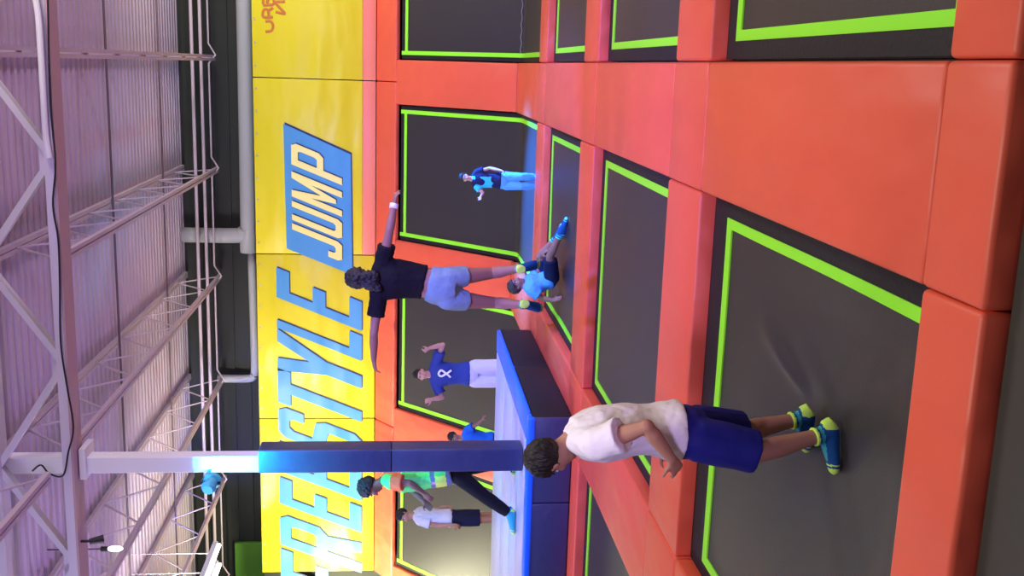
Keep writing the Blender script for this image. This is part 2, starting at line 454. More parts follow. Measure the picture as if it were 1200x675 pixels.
# banner wall ---------------------------------------------------------------
bm = bmesh.new(); box(bm, (-12.7, 18.72, Z0), (6, 18.9, 4.27)); tag(link('wall_banner', bm, WALLM), kind='structure')
YBN = 18.62
ZBOT, ZTOP = 2.20, 4.30
banlab = ['yellow wall banner with the brown logo in its corner, at the photo\'s top edge', 'yellow wall banner with the word JUMP on a blue block',
          'yellow wall banner with the letters TYLE, above the jumping girl', 'yellow wall banner with the letters FREES behind the blue pillar']
banners = []
for i, lab in enumerate(banlab):
    xr = AX['A'] + 3.08 - 3.08 * i; xl = xr - 3.08
    root = thing('vinyl_banner', ((xl + xr) / 2, YBN, ZBOT), lab, 'banner', 'yellow vinyl wall banners')
    zb = ZBOT + (.23 if i < 2 else 0)
    bm = bmesh.new(); box(bm, (xl + .008, YBN, zb), (xr - .008, YBN + .05, ZTOP), .012, 2); link('vinyl_sheet', bm, YELLOW, root, True)
    if i < 2:
        bm = bmesh.new(); box(bm, (xl + .008, YBN, ZBOT), (xr - .008, YBN + .05, zb), .006, 2)
        tag(link('bottom_stripe', bm, STRIPE, root, True), 'faded red bottom stripe')
    bm = bmesh.new()
    for k in range(8):
        x = xl + .2 + k * .385
        tube(bm, [(x, YBN - .006, ZTOP - .05), (x, YBN + .01, ZTOP - .05)], .018, 10)
    link('grommets', bm, PIPE, root)
    banners.append(root)

# letters as outlines in a unit cell (x 0..1, y 0..1)
t, h = .30, .15
LET = {
 'F': [[(0, 0), (t, 0), (t, .42), (.82, .42), (.82, .42 + h), (t, .42 + h), (t, 1 - h), (1, 1 - h), (1, 1), (0, 1)]],
 'E': [[(0, 0), (1, 0), (1, h), (t, h), (t, .43), (.82, .43), (.82, .43 + h), (t, .43 + h), (t, 1 - h), (1, 1 - h), (1, 1), (0, 1)]],
 'L': [[(0, 0), (.95, 0), (.95, h), (t, h), (t, 1), (0, 1)]],
 'T': [[(.35, 0), (.35 + t, 0), (.35 + t, 1 - h), (1, 1 - h), (1, 1), (0, 1), (0, 1 - h), (.35, 1 - h)]],
 'Y': [[(.35, 0), (.35 + t, 0), (.35 + t, .42), (1, 1), (.7, 1), (.5, .62), (.3, 1), (0, 1), (.35, .42)]],
 'S': [[(0, .09), (.12, 0), (.85, 0), (1, .09), (1, .44), (.86, .56), (t, .60), (t, .82), (.38, .87), (.62, .87), (.70, .82), (.70, .70), (1, .70), (1, .91), (.86, 1), (.14, 1), (0, .91), (0, .55), (.14, .46), (.70, .40), (.70, .17), (.62, .13), (.38, .13), (t, .17), (t, .30), (0, .30)]],
 'J': [[(0, .09), (.12, 0), (.86, 0), (1, .09), (1, 1), (.68, 1), (.68, .17), (.60, .13), (.40, .13), (.32, .17), (.32, .28), (0, .28)]],
 'U': [[(0, .09), (.12, 0), (.88, 0), (1, .09), (1, 1), (.70, 1), (.70, .17), (.62, .13), (.38, .13), (.30, .17), (.30, 1), (0, 1)]],
 'M': [[(0, 0), (.24, 0), (.24, .62), (.42, .12), (.58, .12), (.76, .62), (.76, 0), (1, 0), (1, 1), (.74, 1), (.5, .42), (.26, 1), (0, 1)]],
 'R': [[(0, 0), (t, 0), (t, .40), (.42, .40), (.68, 0), (1, 0), (.74, .44), (.96, .55), (1, .62), (1, .90), (.86, 1), (0, 1), (0, .53), (.62, .53), (.70, .58), (.70, .82), (.62, .87), (t, .87), (t, .72), (0, .72)],],
 'P': [[(0, 0), (t, 0), (t, .37), (.86, .37), (1, .46), (1, .91), (.86, 1), (0, 1), (0, .53), (t, .53), (t, .86), (.62, .86), (.70, .82), (.70, .56), (.62, .50), (0, .50)]],
}
# R and P written with their counters as separate quads so every outline stays simple
LET['P'] = [[(0, 0), (t, 0), (t, 1), (0, 1)], [(t, .87), (.66, .87), (.72, .82), (1, .82), (1, .91), (.86, 1), (t, 1)],
            [(.72, .82), (.72, .55), (1, .55), (1, .82)], [(t, .37), (.86, .37), (1, .46), (1, .55), (.72, .55), (.66, .50), (t, .50)]]
LET['R'] = [[(0, 0), (t, 0), (t, 1), (0, 1)], [(t, .87), (.66, .87), (.72, .82), (1, .82), (1, .91), (.86, 1), (t, 1)],
            [(.72, .82), (.72, .60), (1, .60), (1, .82)], [(t, .42), (.80, .42), (1, .52), (1, .60), (.72, .60), (.66, .55), (t, .55)],
            [(.40, .42), (.66, 0), (1, 0), (.80, .42)]]
def letter(ch, xl, xr, zb, zt, slant, root, m_, yoff, shadow, dx, dz):
    H = zt - zb
    def mp(p, ox=0, oz=0): return (xl + (xr - xl) * p[0] + slant * H * p[1] + ox, zb + H * p[1] + oz)
    bm = bmesh.new()
    for k, pl in enumerate(LET[ch]): poly_prism(bm, [mp(p) for p in pl], YBN - yoff, YBN - .001)
    o = link('letter', bm, m_, root)
    bm = bmesh.new()
    for pl in LET[ch]: poly_prism(bm, [mp(p, dx, dz) for p in pl], YBN - yoff + .004, YBN - .001)
    link('letter_shadow', bm, shadow, root)
# FREESTYLE: left x of each letter's foot
def xw(py, px): return P(px, py, YBN).x
ZBL = P(424, 420, YBN).z; ZTL = P(325, 400, YBN).z
HL = ZTL - ZBL
SL = (xw(348, 326) - xw(388, 424)) / HL
words_ = [('E', 388, 354, 2), ('L', 423, 392, 2), ('Y', 472, 424, 2), ('T', 508, 469, 2), ('S', 546, 512, 3), ('E', 587, 553, 3), ('E', 624, 594, 3), ('R', 671, 636, 3), ('F', 708, 676, 3)]
for ch, a, b, i in words_:
    letter(ch, xw(a, 424), xw(b, 424), ZBL, ZTL, SL, banners[i], LBLUE, .014, DKEDGE, .022, -.018)
# JUMP on its blue block
def bl(px, py): p = P(px, py, YBN); return (p.x, p.z)
blk = [bl(332, 145), bl(411, 181), bl(413, 322), bl(336, 291)]
bm = bmesh.new(); poly_prism(bm, blk, YBN - .012, YBN - .001); tag(link('logo_block', bm, LBLUE, banners[1]), 'blue slanted block')
bm = bmesh.new(); poly_prism(bm, [(x + .03, z - .022) for x, z in blk], YBN - .008, YBN - .001); link('logo_block_shadow', bm, DKEDGE, banners[1])
ZBJ, ZTJ = P(401, 255, YBN).z, P(342, 230, YBN).z
SJ = .40
for ch, a, b in (('J', 307, 285), ('U', 281, 259), ('M', 254, 225), ('P', 217, 191)):
    letter(ch, xw(a, 401), xw(b, 401), ZBJ, ZTJ, SJ, banners[1], LYEL, .022, DKEDGE, .018, -.016)
# hand drawn logo in the corner: URB and a zigzag under it
def stroke(pts, w=.02, name='logo_stroke'):
    bm = bmesh.new()
    q = [P(px, py, YBN - .004) for px, py in pts]
    tube(bm, spline(q, 5), [(w, .004)] * (len(spline(q, 5))), 8, ref=V((0, 1, 0)).cross(V((0, 0, 1))) * -1)
    link(name, bm, BROWN, banners[0])
def stroke2(pts, w=.022):
    bm = bmesh.new(); q = spline([P(px, py, YBN - .006) for px, py in pts], 5)
    tube(bm, q, w, 8)
    for v in bm.verts: v.co.y = YBN - .006 + (v.co.y - (YBN - .006)) * .3
    link('logo_stroke', bm, BROWN, banners[0])
stroke2([(311, 25), (317, 25), (320, 30), (318, 36), (311, 37)])                               # U
stroke2([(320, 20), (309, 20), (308, 15), (310, 11), (314, 12), (315, 19)]); stroke2([(314, 13), (320, 9)])   # R
stroke2([(308, 6), (320, 5), (320, -1), (315, -2), (313, 4), (313, -1), (309, -2), (308, 5)])      # B
stroke2([(323, 14), (333, 16), (333, 14.5), (323, 3), (333, 2), (332, 1)])

# platform -----------------------------------------------------------------
XP0, XP1, YP0, YP1, ZP = -7.1, -3.42, 9.90, 13.42, .455
root = thing('padded_platform', ((XP0 + XP1) / 2, (YP0 + YP1) / 2, 0.004), 'low blue and black padded platform around the pillar, staff person standing on it', 'platform')
bm = bmesh.new(); box(bm, (XP0, YP0, .006), (XP1 - .06, YP1, ZP - .07), .01, 2); link('core_block', bm, NAVYV, root)
bm = bmesh.new()
for k in range(4):
    a = XP0 + (XP1 - XP0) * k / 4; b = XP0 + (XP1 - XP0) * (k + 1) / 4
    box(bm, (a + .004, YP0 - .05, .006), (b - .004, YP0 + .01, ZP - .05), .018, 2)
tag(link('front_padding', bm, BLUEV, root, True), 'navy blue front padding')
bm = bmesh.new()
for k in range(2):
    a = YP0 + (YP1 - YP0) * k / 2; b = YP0 + (YP1 - YP0) * (k + 1) / 2
    box(bm, (XP1 - .07, a + .004 - .04 * (k == 0), .006), (XP1, b - .004, ZP - .02), .018, 2)
tag(link('side_padding', bm, COVER, root, True), 'black side padding')
ys = [YP0 + .105, YP0 + .75, YP0 + 1.45, YP0 + 2.4, YP1]
for a, b in zip(ys, ys[1:]):
    bm = bmesh.new(); box(bm, (XP0, a + .006, ZP - .07), (XP1 - .30, b - .006, ZP), .02, 3); link('top_mat', bm, LAV, root, True)
bm = bmesh.new(); box(bm, (XP0, YP0 - .06, ZP - .07), (XP1, YP0 + .10, ZP + .004), .022, 3); tag(link('front_edge_trim', bm, BLUEB, root, True), 'bright blue front edge')
bm = bmesh.new(); box(bm, (XP1 - .30, YP0 + .104, ZP - .07), (XP1, YP1, ZP + .004), .022, 3); tag(link('side_edge_trim', bm, BLUEB, root, True), 'bright blue side edge')

# pillar -------------------------------------------------------------------
XC0, XC1, YC0, YC1 = -4.115, -3.867, 10.16, 10.43
root = thing('padded_pillar', (-3.94, 10.29, ZP), 'tall square pillar, blue padding below and white steel above, standing on the platform', 'pillar')
bm = bmesh.new(); box(bm, (XC0, YC0, ZP + .006), (XC1, YC1, 1.84), .015, 3); box(bm, (XC0, YC0, 1.80), (XC1, YC1, 3.16), .015, 3); box(bm, (XC0 + .006, YC0 + .006, 1.7), (XC1 - .006, YC1 - .006, 2))
tag(link('blue_padding', bm, BLUEV, root, True), 'dark blue vinyl padding sleeve')
bm = bmesh.new(); box(bm, (XC0 + .006, YC0 + .03, 3.1), (XC1 - .075, YC1 - .07, 6.0), .006, 1)
tag(link('steel_column', bm, COLM, root), 'white painted steel column')
bm = bmesh.new(); box(bm, (XC0 - .04, YC0 - .02, 4.84), (XC1 + .03, YC1 + .02, 4.90)); link('cap_plate', bm, COLM, root)

# LED flood on the pillar
fx = P(247, 567, 9.72)
root = thing('stage_light', fx, 'small round cyan lamp clamped to the left of the white column', 'lamp')
bm = bmesh.new(); ax = V((.25, .93, -.15)).normalized()
tube(bm, [fx - ax * .10, fx - ax * .06, fx - ax * .055, fx + ax * .03, fx + ax * .035, fx + ax * .075], [.05, .075, .06, .06, .085, .085], 20); link('lamp_housing', bm, CYANBODY, root, False)
bm = bmesh.new(); tube(bm, [fx + ax * .0751, fx + ax * .079], .075, 20); link('lens', bm, CYANL, root)
bm = bmesh.new(); bar(bm, fx + V((0, .02, .09)), V((XC0 + .03, YC0 + .05, fx.z + .09)), .02, .03); bar(bm, fx + V((0, .02, .09)), fx + V((0, .02, -.09)), .02, .03); link('bracket', bm, BLACKP, root)

# back wall, ceiling, steel ----------------------------------------------------
bm = bmesh.new()
z = Z0
while z < 5.95:
    box(bm, (-16, 19.80, z), (10, 19.9, z + .22)); box(bm, (-16, 19.84, z + .22), (10, 19.9, z + .30)); z += .30
tag(link('wall_back', bm, WALLM), kind='structure')
bm = bmesh.new(); ZD = 5.78; y = -2.0; prof = []
while y < 19.8:
    prof += [(y, ZD), (y + .09, ZD), (y + .115, ZD + .032), (y + .175, ZD + .032)]; y += .2
r0 = [bm.verts.new((-16, a, b)) for a, b in prof]; r1 = [bm.verts.new((10, a, b)) for a, b in prof]
t0 = [bm.verts.new((-16, a, ZD + .12)) for a, b in prof]; t1 = [bm.verts.new((10, a, ZD + .12)) for a, b in prof]
for i in range(len(prof) - 1):
    bm.faces.new((r0[i], r0[i + 1], r1[i + 1], r1[i])); bm.faces.new((t0[i + 1], t0[i], t1[i], t1[i + 1]))
tag(link('ceiling', bm, DECK), kind='structure')

jl = {0: 'first roof joist from the top edge of the photo, nearly horizontal in it', -2: 'second roof joist from the photo\'s top edge, ending above the word JUMP',
      -4: 'third roof joist from the photo\'s top edge, ending above the STYLE letters', -6: 'fourth roof joist from the top edge, ending just right of the white column',
      -8: 'fifth roof joist from the top edge, passing behind the round cyan lamp'}
def joist(x, ya, yb, label):
    root = thing('roof_joist', (x, (ya + yb) / 2, 5.1), label, 'joist', 'steel roof joists')
    bm = bmesh.new()
    for s in (-.03, .03): box(bm, (x + s - .022, ya, 5.08), (x + s + .022, yb, 5.13))
    link('bottom_chord', bm, IRON, root)
    bm = bmesh.new()
    for s in (-.03, .03): box(bm, (x + s - .025, ya - .25, ZD - .06), (x + s + .025, yb + .15, ZD - .002))
    link('top_chord', bm, DECK, root)
    n = int((yb - ya) / 1.25); d = (yb - ya) / n; mesh = None
    for k in range(n):
        for s in (0, 1):
            ya_, yb_ = ya + d * (k + .5 * s), ya + d * (k + .5 * s + .5)
            key = s
            bm = bmesh.new()
            bar(bm, (x, ya_, 5.10 if s == 0 else ZD - .03), (x, yb_, ZD - .03 if s == 0 else 5.10), .018)
            link('web_rod', bm, IRON, root)
for x, lab in jl.items(): joist(x, 10.55, 19.6, lab)
jn = {0: 'near end of a roof joist in the photo\'s top left corner, before the girder', -4: 'roof joist meeting the white column at the photo\'s left edge'}
for x, lab in jn.items(): joist(x, 4.5, 9.85, lab)

# girder
YG = 10.15
root = thing('roof_girder', (-2, YG, 4.9), 'large roof girder crossing the photo\'s left side with zigzag braces', 'girder')
bm = bmesh.new(); box(bm, (-9, YG - .13, 4.915), (4, YG + .16, 4.935)); tag(link('bottom_flange', bm, IRON3, root), 'reddish underside flange')
bm = bmesh.new(); box(bm, (-9, YG - .13, 4.936), (4, YG - .10, 5.02)); tag(link('front_angle', bm, IRON2, root), 'pale lilac front angle')
bm = bmesh.new(); box(bm, (-9, YG - .10, 5.62), (4, YG + .12, 5.74)); link('top_chord', bm, IRON2, root)
xs = [3.05, 1.04, -.96, -2.95, -5.06, -7.0]
for a, b in zip(xs, xs[1:]):
    mid = (a + b) / 2
    bm = bmesh.new(); bar(bm, (a, YG, 4.98), (mid, YG, 5.66), .10, .06); link('brace', bm, IRON2, root)
    bm = bmesh.new(); bar(bm, (mid, YG, 5.66), (b, YG, 4.98), .10, .06); link('brace', bm, IRON2, root)
    bm = bmesh.new(); box(bm, (b - .12, YG - .02, 4.93), (b + .12, YG + .0, 5.10)); link('gusset_plate', bm, IRON2, root)
# cables along the girder
bm = bmesh.new(); tube(bm, spline([P(38, -20, YG - .2), P(45, 20, YG - .2), P(49, 80, YG - .2), P(53, 150, YG - .17), P(58, 185, YG - .165)], 6), .028, 10)
tag(link('white_conduit', bm, COLM), 'white conduit slanting along the girder toward the photo\'s top edge', 'conduit')
bm = bmesh.new(); tube(bm, spline([P(56, 0, YG - .16), P(59, 120, YG - .15), P(65, 190, YG - .15), P(62, 240, YG - .16), P(68, 280, YG - .16), P(70, 330, YG - .16), P(71, 400, YG - .16), P(78, 450, YG - .16), P(86, 500, YG - .16), P(80, 530, YG - .16), P(74, 557, YG - .16), P(58, 555, YG - .16), P(48, 545, YG - .16), P(38, 552, YG - .16)], 6), .009, 8)
tag(link('black_cable', bm, BLACKP), 'thin black cable snaking along the girder to the white column', 'cable')

# bridging rods and pipes across the hall
def xpipe(name, y, z, r, label, cat, m_, xa=-13, xb=5, pts=None):
    bm = bmesh.new(); tube(bm, pts or [(xa, y, z), (xb, y, z)], r, 10); return tag(link(name, bm, m_, None, True), label, cat)
xpipe('bridging_rod', 12.3, 5.70, .016, 'dark rod under the roof deck nearest the girder', 'rod', DARKIRON)
xpipe('bridging_rod', 14.8, 5.70, .016, 'dark rod across the middle of the roof deck', 'rod', DARKIRON)
xpipe('bridging_rod', 17.9, 5.70, .016, 'dark rod under the roof deck nearest the back wall', 'rod', DARKIRON)
xpipe('steel_pipe', 19.22, 5.42, .03, 'uppermost pale pipe crossing the joist ends', 'pipe', IRON)
xpipe('steel_pipe', 19.22, 5.27, .028, 'middle pale pipe crossing the joist ends', 'pipe', IRON)
jog = []
for x in range(2, -12, -2):
    jog += [(x + .9, 19.36, 5.16), (x + .25, 19.36, 5.16), (x + .05, 19.36, 5.04), (x - .1, 19.36, 5.16)]
xpipe('kinked_conduit', 0, 0, .016, 'thin pale conduit that kinks under each joist end', 'conduit', IRON, pts=jog)
for k, (pts, r, lab) in enumerate([
    ([(5, 19.58, 4.55), (-2.95, 19.58, 4.57), (-3.10, 19.58, 4.60), (-3.19, 19.58, 4.68), (-3.22, 19.58, 4.80), (-3.22, 19.58, 5.75)], .14, 'thick grey duct pipe above the banner that turns up toward the roof'),
    ([(-3.55, 19.62, 4.52), (-5.75, 19.62, 4.50), (-5.92, 19.62, 4.53), (-6.0, 19.62, 4.62), (-6.0, 19.62, 5.2)], .075, 'thinner grey pipe above the STYLE letters with an elbow')]):
    bm = bmesh.new(); tube(bm, spline(pts, 4), r, 20)
    tag(link('duct_pipe', bm, PIPE, None, True), lab, 'pipe')
bm = bmesh.new(); box(bm, (-13.5, 19.70, 3.9), (-9.45, 19.79, 4.98), .01, 1); tag(link('green_panel', bm, LIME), 'lime green wall panel at the photo\'s bottom edge above the banner', 'panel')

# strip lamp and small black spot
s0, s1 = P(259, 638, 15.0), P(262, 640, 15.0)
for off, lab in ((0, 'long white strip lamp glowing at the photo\'s bottom left'), (.32, 'second white strip lamp beside the brighter one, bottom left')):
    a = V((-7.3 - off, 15.2, 4.46)); b = V((-7.3 - off, 12.6, 4.46))
    root = thing('strip_light', (a + b) / 2, lab, 'lamp', 'white strip lamps')
    bm = bmesh.new(); box(bm, (a.x - .05, b.y, 4.49), (a.x + .05, a.y, 4.56)); link('lamp_housing', bm, COLM, root)
    bm = bmesh.new(); tube(bm, [(a.x, b.y + .03, 4.465), (a.x, a.y - .03, 4.465)], .028, 12); link('tube', bm, WHITEL, root)
    for yy in (a.y - .3, b.y + .3):
        bm = bmesh.new(); tube(bm, [(a.x, yy, 4.55), (a.x, yy, ZD)], .006, 6); link('hanger', bm, IRON, root)
sp = P(112, 634, YG - .05)
root = thing('spot_lamp', sp, 'small black spotlight hanging from the girder beside the white column', 'lamp')
bm = bmesh.new(); d = V((.1, .35, -.9)).normalized(); tube(bm, [sp + V((0, 0, .03)) - d * .03, sp + d * .08], [.03, .045], 16); link('lamp_housing', bm, BLACKP, root)
bm = bmesh.new(); bar(bm, sp + V((0, 0, .02)), V((sp.x, YG - .05, 4.92)), .02); link('bracket', bm, BLACKP, root)
sp2 = P(135, 643, YG + 1.5)
root = thing('spot_lamp', sp2, 'tiny white glowing lamp near the girder at the photo\'s bottom left', 'lamp')
bm = bmesh.new(); ball(bm, sp2, (.035, .03, .09), u=12, v=8); link('bulb', bm, WHITEL, root)
bm = bmesh.new(); tube(bm, [sp2 + V((0, 0, .08)), sp2 + V((0, 0, .16))], .03, 10); tube(bm, [sp2 + V((0, 0, .15)), V((sp2.x, sp2.y, ZD))], .008, 6); link('lamp_stem', bm, BLACKP, root)

# ------------------------------------------------------------------ people
def lerp(a, b, t): return a + (b - a) * t
def limb(bm, pts, rads, n=14, flat=False):
    """tapered limb along joints with rounded ends; rads at the given pts"""
    tube(bm, pts, rads, n)
    if not flat:
        for p, r in zip(pts, rads):
            ball(bm, p, r if not isinstance(r, tuple) else max(r), u=12, v=8)
def arm_pts(sh, el, wr, s):
    return ([sh, lerp(sh, el, .35), lerp(sh, el, .7), el, lerp(el, wr, .28), lerp(el, wr, .65), wr],
            [.054 * s, .047 * s, .041 * s, .037 * s, .040 * s, .033 * s, .025 * s])
def leg_pts(hp, kn, an, s):
    b = V((0, 0, 0))
    return ([hp, lerp(hp, kn, .3), lerp(hp, kn, .7), kn, lerp(kn, an, .25), lerp(kn, an, .6), an],
            [.090 * s, .083 * s, .064 * s, .053 * s, .057 * s, .044 * s, .034 * s])
def hand(bm, wr, d, n, s, curl=.5, side=1):
    """palm, four fingers of their own lengths and a thumb leaving the side of the palm; n = palm normal"""
    d = d.normalized(); n = (n - d * n.dot(d)).normalized(); w = d.cross(n) * side
    L = .085 * s
    tube(bm, [wr - d * .01 * s, wr + d * .03 * s, wr + d * .065 * s, wr + d * L], [(.024 * s, .020 * s), (.036 * s, .017 * s), (.041 * s, .016 * s), (.038 * s, .012 * s)], 14, ref=w)
    for k, (o, ln, r) in enumerate(((.030, .068, .0085), (.010, .078, .009), (-.011, .072, .0085), (-.031, .055, .0075))):
        p = wr + d * (L - .012 * s) + w * (o * s); dd = d + w * (o * 2.2); a = curl * (.7 + .12 * k); pts = [p - d * .02 * s, p]
        rr = [r * s, r * s]
        for seg in (.46, .30, .24):
            a2 = a; v = (dd.normalized() * math.cos(a2) + n * math.sin(a2)); p = p + v * (ln * seg * s); pts.append(p); rr.append(rr[-1] * .92); a += curl * .75
        tube(bm, pts, rr, 8); ball(bm, pts[-1], rr[-1], u=8, v=6)
        for q, r_ in zip(pts[1:-1], rr[1:]): ball(bm, q, r_ * 1.02, u=8, v=6)
    p = wr + d * .022 * s + w * (.028 * s)
    pts = [p - w * .012 * s, p + (d * .5 + w * .75 + n * .25) * (.028 * s)]; pts.append(pts[-1] + (d * .8 + w * .45 + n * .35 * (1 + curl)) * (.030 * s)); pts.append(pts[-1] + (d * .9 + w * .1 + n * .4 * (1 + curl)) * (.022 * s))
    tube(bm, pts, [.013 * s, .0115 * s, .010 * s, .008 * s], 8)
    for q, r_ in zip(pts, (.013, .0115, .010, .008)): ball(bm, q, r_ * s, u=8, v=6)
def foot_rings(an, toe, s, k=1.0, extra=0.0):
    """path and radii (half width, half height) of a foot from heel to toe tip"""
    d = (toe - an); up = V((0, 0, 1))
    d = d.normalized()
    side = d.cross(up) if abs(d.z) < .9 else d.cross(V((0, 1, 0)))
    side.normalize(); nup = side.cross(d).normalized()
    return d, side, nup
def foot(bm, an, toe, s, k=0.0):
    d, side, nup = foot_rings(an, toe, s)
    L = (toe - an).length
    sole = an - nup * (.062 * s)
    heel = an - d * .052 * s
    prof = [(-.060, .028, .030), (-.045, .034, .046), (0, .034, .052), (.05, .037, .042), (.10, .042, .031), (.14, .043, .024), (.165, .036, .019), (.178, .020, .012)]
    sc = L / .178
    pts, rr = [], []
    for t_, w_, h_ in prof:
        hh = h_ * s + k; pts.append(an + d * (t_ * (sc if t_ > 0 else s)) - nup * (.062 * s - hh + k)); rr.append((w_ * s + k, hh))
    tube(bm, pts, rr, 14, ref=side)
    tube(bm, [an + nup * .02 * s, an - nup * .02 * s], .036 * s + k, 12)
def head(bm, c, f, u, s):
    """skull, jaw, nose, ears, brow and lips; c = middle of the head, f = where the face looks"""
    f = f.normalized(); u = (u - f * u.dot(f)).normalized(); r = f.cross(u)
    A = (r, f, u)
    def L(x, y, z): return c + r * (x * s) + f * (y * s) + u * (z * s)
    ball(bm, L(0, -.012, .028), (.074 * s, .094 * s, .088 * s), A, 20, 14)          # cranium
    ball(bm, L(0, .022, -.02), (.062 * s, .066 * s, .082 * s), A, 18, 12)            # face
    ball(bm, L(0, .040, -.078), (.040 * s, .042 * s, .036 * s), A, 14, 10)           # jaw and chin
    ball(bm, L(0, .072, -.096), (.020 * s, .018 * s, .015 * s), A, 10, 8)
    ball(bm, L(0, .070, .030), (.050 * s, .020 * s, .013 * s), A, 12, 8)             # brow
    for sx in (-1, 1):
        ball(bm, L(sx * .040, .058, -.022), (.022 * s, .022 * s, .022 * s), A, 10, 8)   # cheek bones
        ball(bm, L(sx * .077, -.008, -.004), (.009 * s, .020 * s, .032 * s), A, 10, 8)   # ear
        ball(bm, L(sx * .082, -.004, .010), (.008 * s, .018 * s, .016 * s), A, 10, 8)
        ball(bm, L(sx * .011, .094, -.030), (.009 * s, .010 * s, .008 * s), A, 8, 6)     # nostril wings
    tube(bm, [L(0, .078, .022), L(0, .094, -.008), L(0, .108, -.026)], [.009 * s, .012 * s, .014 * s], 10); ball(bm, L(0, .106, -.027), .014 * s, A, 10, 8)
    ball(bm, L(0, .083, -.058), (.024 * s, .011 * s, .007 * s), A, 10, 8); ball(bm, L(0, .081, -.069), (.021 * s, .011 * s, .007 * s), A, 10, 8)
def face_parts(root, c, f, u, s, brow=True):
    f = f.normalized(); u = (u - f * u.dot(f)).normalized(); r = f.cross(u); A = (r, f, u)
    def L(x, y, z): return c + r * (x * s) + f * (y * s) + u * (z * s)
    for sx in (-1, 1):
        bm = bmesh.new(); ball(bm, L(sx * .031, .073, .008), (.014 * s, .011 * s, .008 * s), A, 12, 8); e = link('eye', bm, EYEW, root, True)
        bm = bmesh.new(); ball(bm, L(sx * .031, .081, .008), (.0065 * s, .005 * s, .0065 * s), A, 10, 8); link('iris', bm, EYED, e, True)
        bm = bmesh.new(); tube(bm, [L(sx * .014, .088, .027), L(sx * .032, .087, .033), L(sx * .052, .074, .027)], [.004 * s, .005 * s, .003 * s], 8); link('eyebrow', bm, HAIR, root, True)
    bm = bmesh.new(); tube(bm, [L(-.024, .083, -.063), L(0, .0945, -.062), L(.024, .083, -.063)], [.002 * s, .006 * s, .002 * s], 8); link('lips', bm, LIPS, root, True)
def hair(root, c, f, u, s, vox, thick=.012, line=.045, nape=-.055, extra=(), rough=.006, m_=None):
    f = f.normalized(); u = (u - f * u.dot(f)).normalized(); r = f.cross(u); A = (r, f, u)
    def L(x, y, z): return c + r * (x * s) + f * (y * s) + u * (z * s)
    bm = bmesh.new()
    ball(bm, L(0, -.016, .030), ((.076 + thick) * s, (.096 + thick) * s, (.090 + thick) * s), A, 28, 20)
    p1 = L(0, .07, line); p2 = L(0, -.07, nape)
    dirn = (p1 - p2); nn = dirn.cross(r).normalized()
    if nn.dot(u) < 0: nn = -nn
    bmesh.ops.bisect_plane(bm, geom=bm.verts[:] + bm.edges[:] + bm.faces[:], plane_co=p2, plane_no=nn, clear_inner=True)
    es = [e for e in bm.edges if e.is_boundary]
    bmesh.ops.holes_fill(bm, edges=es, sides=0)
    for (x, y, z, rx, ry, rz) in extra: ball(bm, L(x, y, z), (rx * s, ry * s, rz * s), A, 14, 10)
    bm = remesh(bm, vox, 2); ruffle(bm, rough * 2, 45 / s, 3)
    return link('hair', bm, m_ or HAIR, root, True)

TORSO = [(0, .100, .085), (.10, .150, .108), (.24, .158, .112), (.42, .132, .092), (.62, .146, .104), (.80, .165, .110), (.92, .160, .088), (1.0, .105, .066)]
def torso(bm, J, s, inflate=0.0, t0=-1, t1=2, sx=1.0, flare=0.0, n=22):
    """rings from the crotch (0) to the base of the neck (1)"""
    a, b = J['pelvis'], J['neck']
    hax = (J['hipR'] - J['hipL']).normalized(); sax = (J['shR'] - J['shL']).normalized()
    mid = J.get('spine') or lerp(a, b, .5)
    crotch = a - (b - a).normalized() * (.085 * s)
    path = spline([crotch, a, mid, b], 8)
    cum = [0]
    for p, q in zip(path, path[1:]): cum.append(cum[-1] + (q - p).length)
    def at(t_):
        d = t_ * cum[-1]
        for i in range(len(path) - 1):
            if cum[i + 1] >= d: return lerp(path[i], path[i + 1], (d - cum[i]) / max(1e-6, cum[i + 1] - cum[i]))
        return path[-1]
    pts, rr, refs = [], [], []
    ts = [t_ for t_, _, _ in TORSO]; grid = sorted(set([max(0, t0), min(1, t1)] + [x / 20 for x in range(21)]))
    for t_ in grid:
        if t_ < max(0, t0) - 1e-6 or t_ > min(1, t1) + 1e-6: continue
        for k in range(len(TORSO) - 1):
            if TORSO[k + 1][0] >= t_: break
        f_ = (t_ - TORSO[k][0]) / (TORSO[k + 1][0] - TORSO[k][0])
        w = TORSO[k][1] + (TORSO[k + 1][1] - TORSO[k][1]) * f_; d = TORSO[k][2] + (TORSO[k + 1][2] - TORSO[k][2]) * f_
        fl = flare * max(0, (.5 - t_)) * 2
        pts.append(at(t_)); rr.append((w * s * sx + inflate + fl, d * s + inflate + fl)); refs.append(lerp(hax, sax, t_).normalized())
    tube(bm, pts, rr, n, ref=refs)

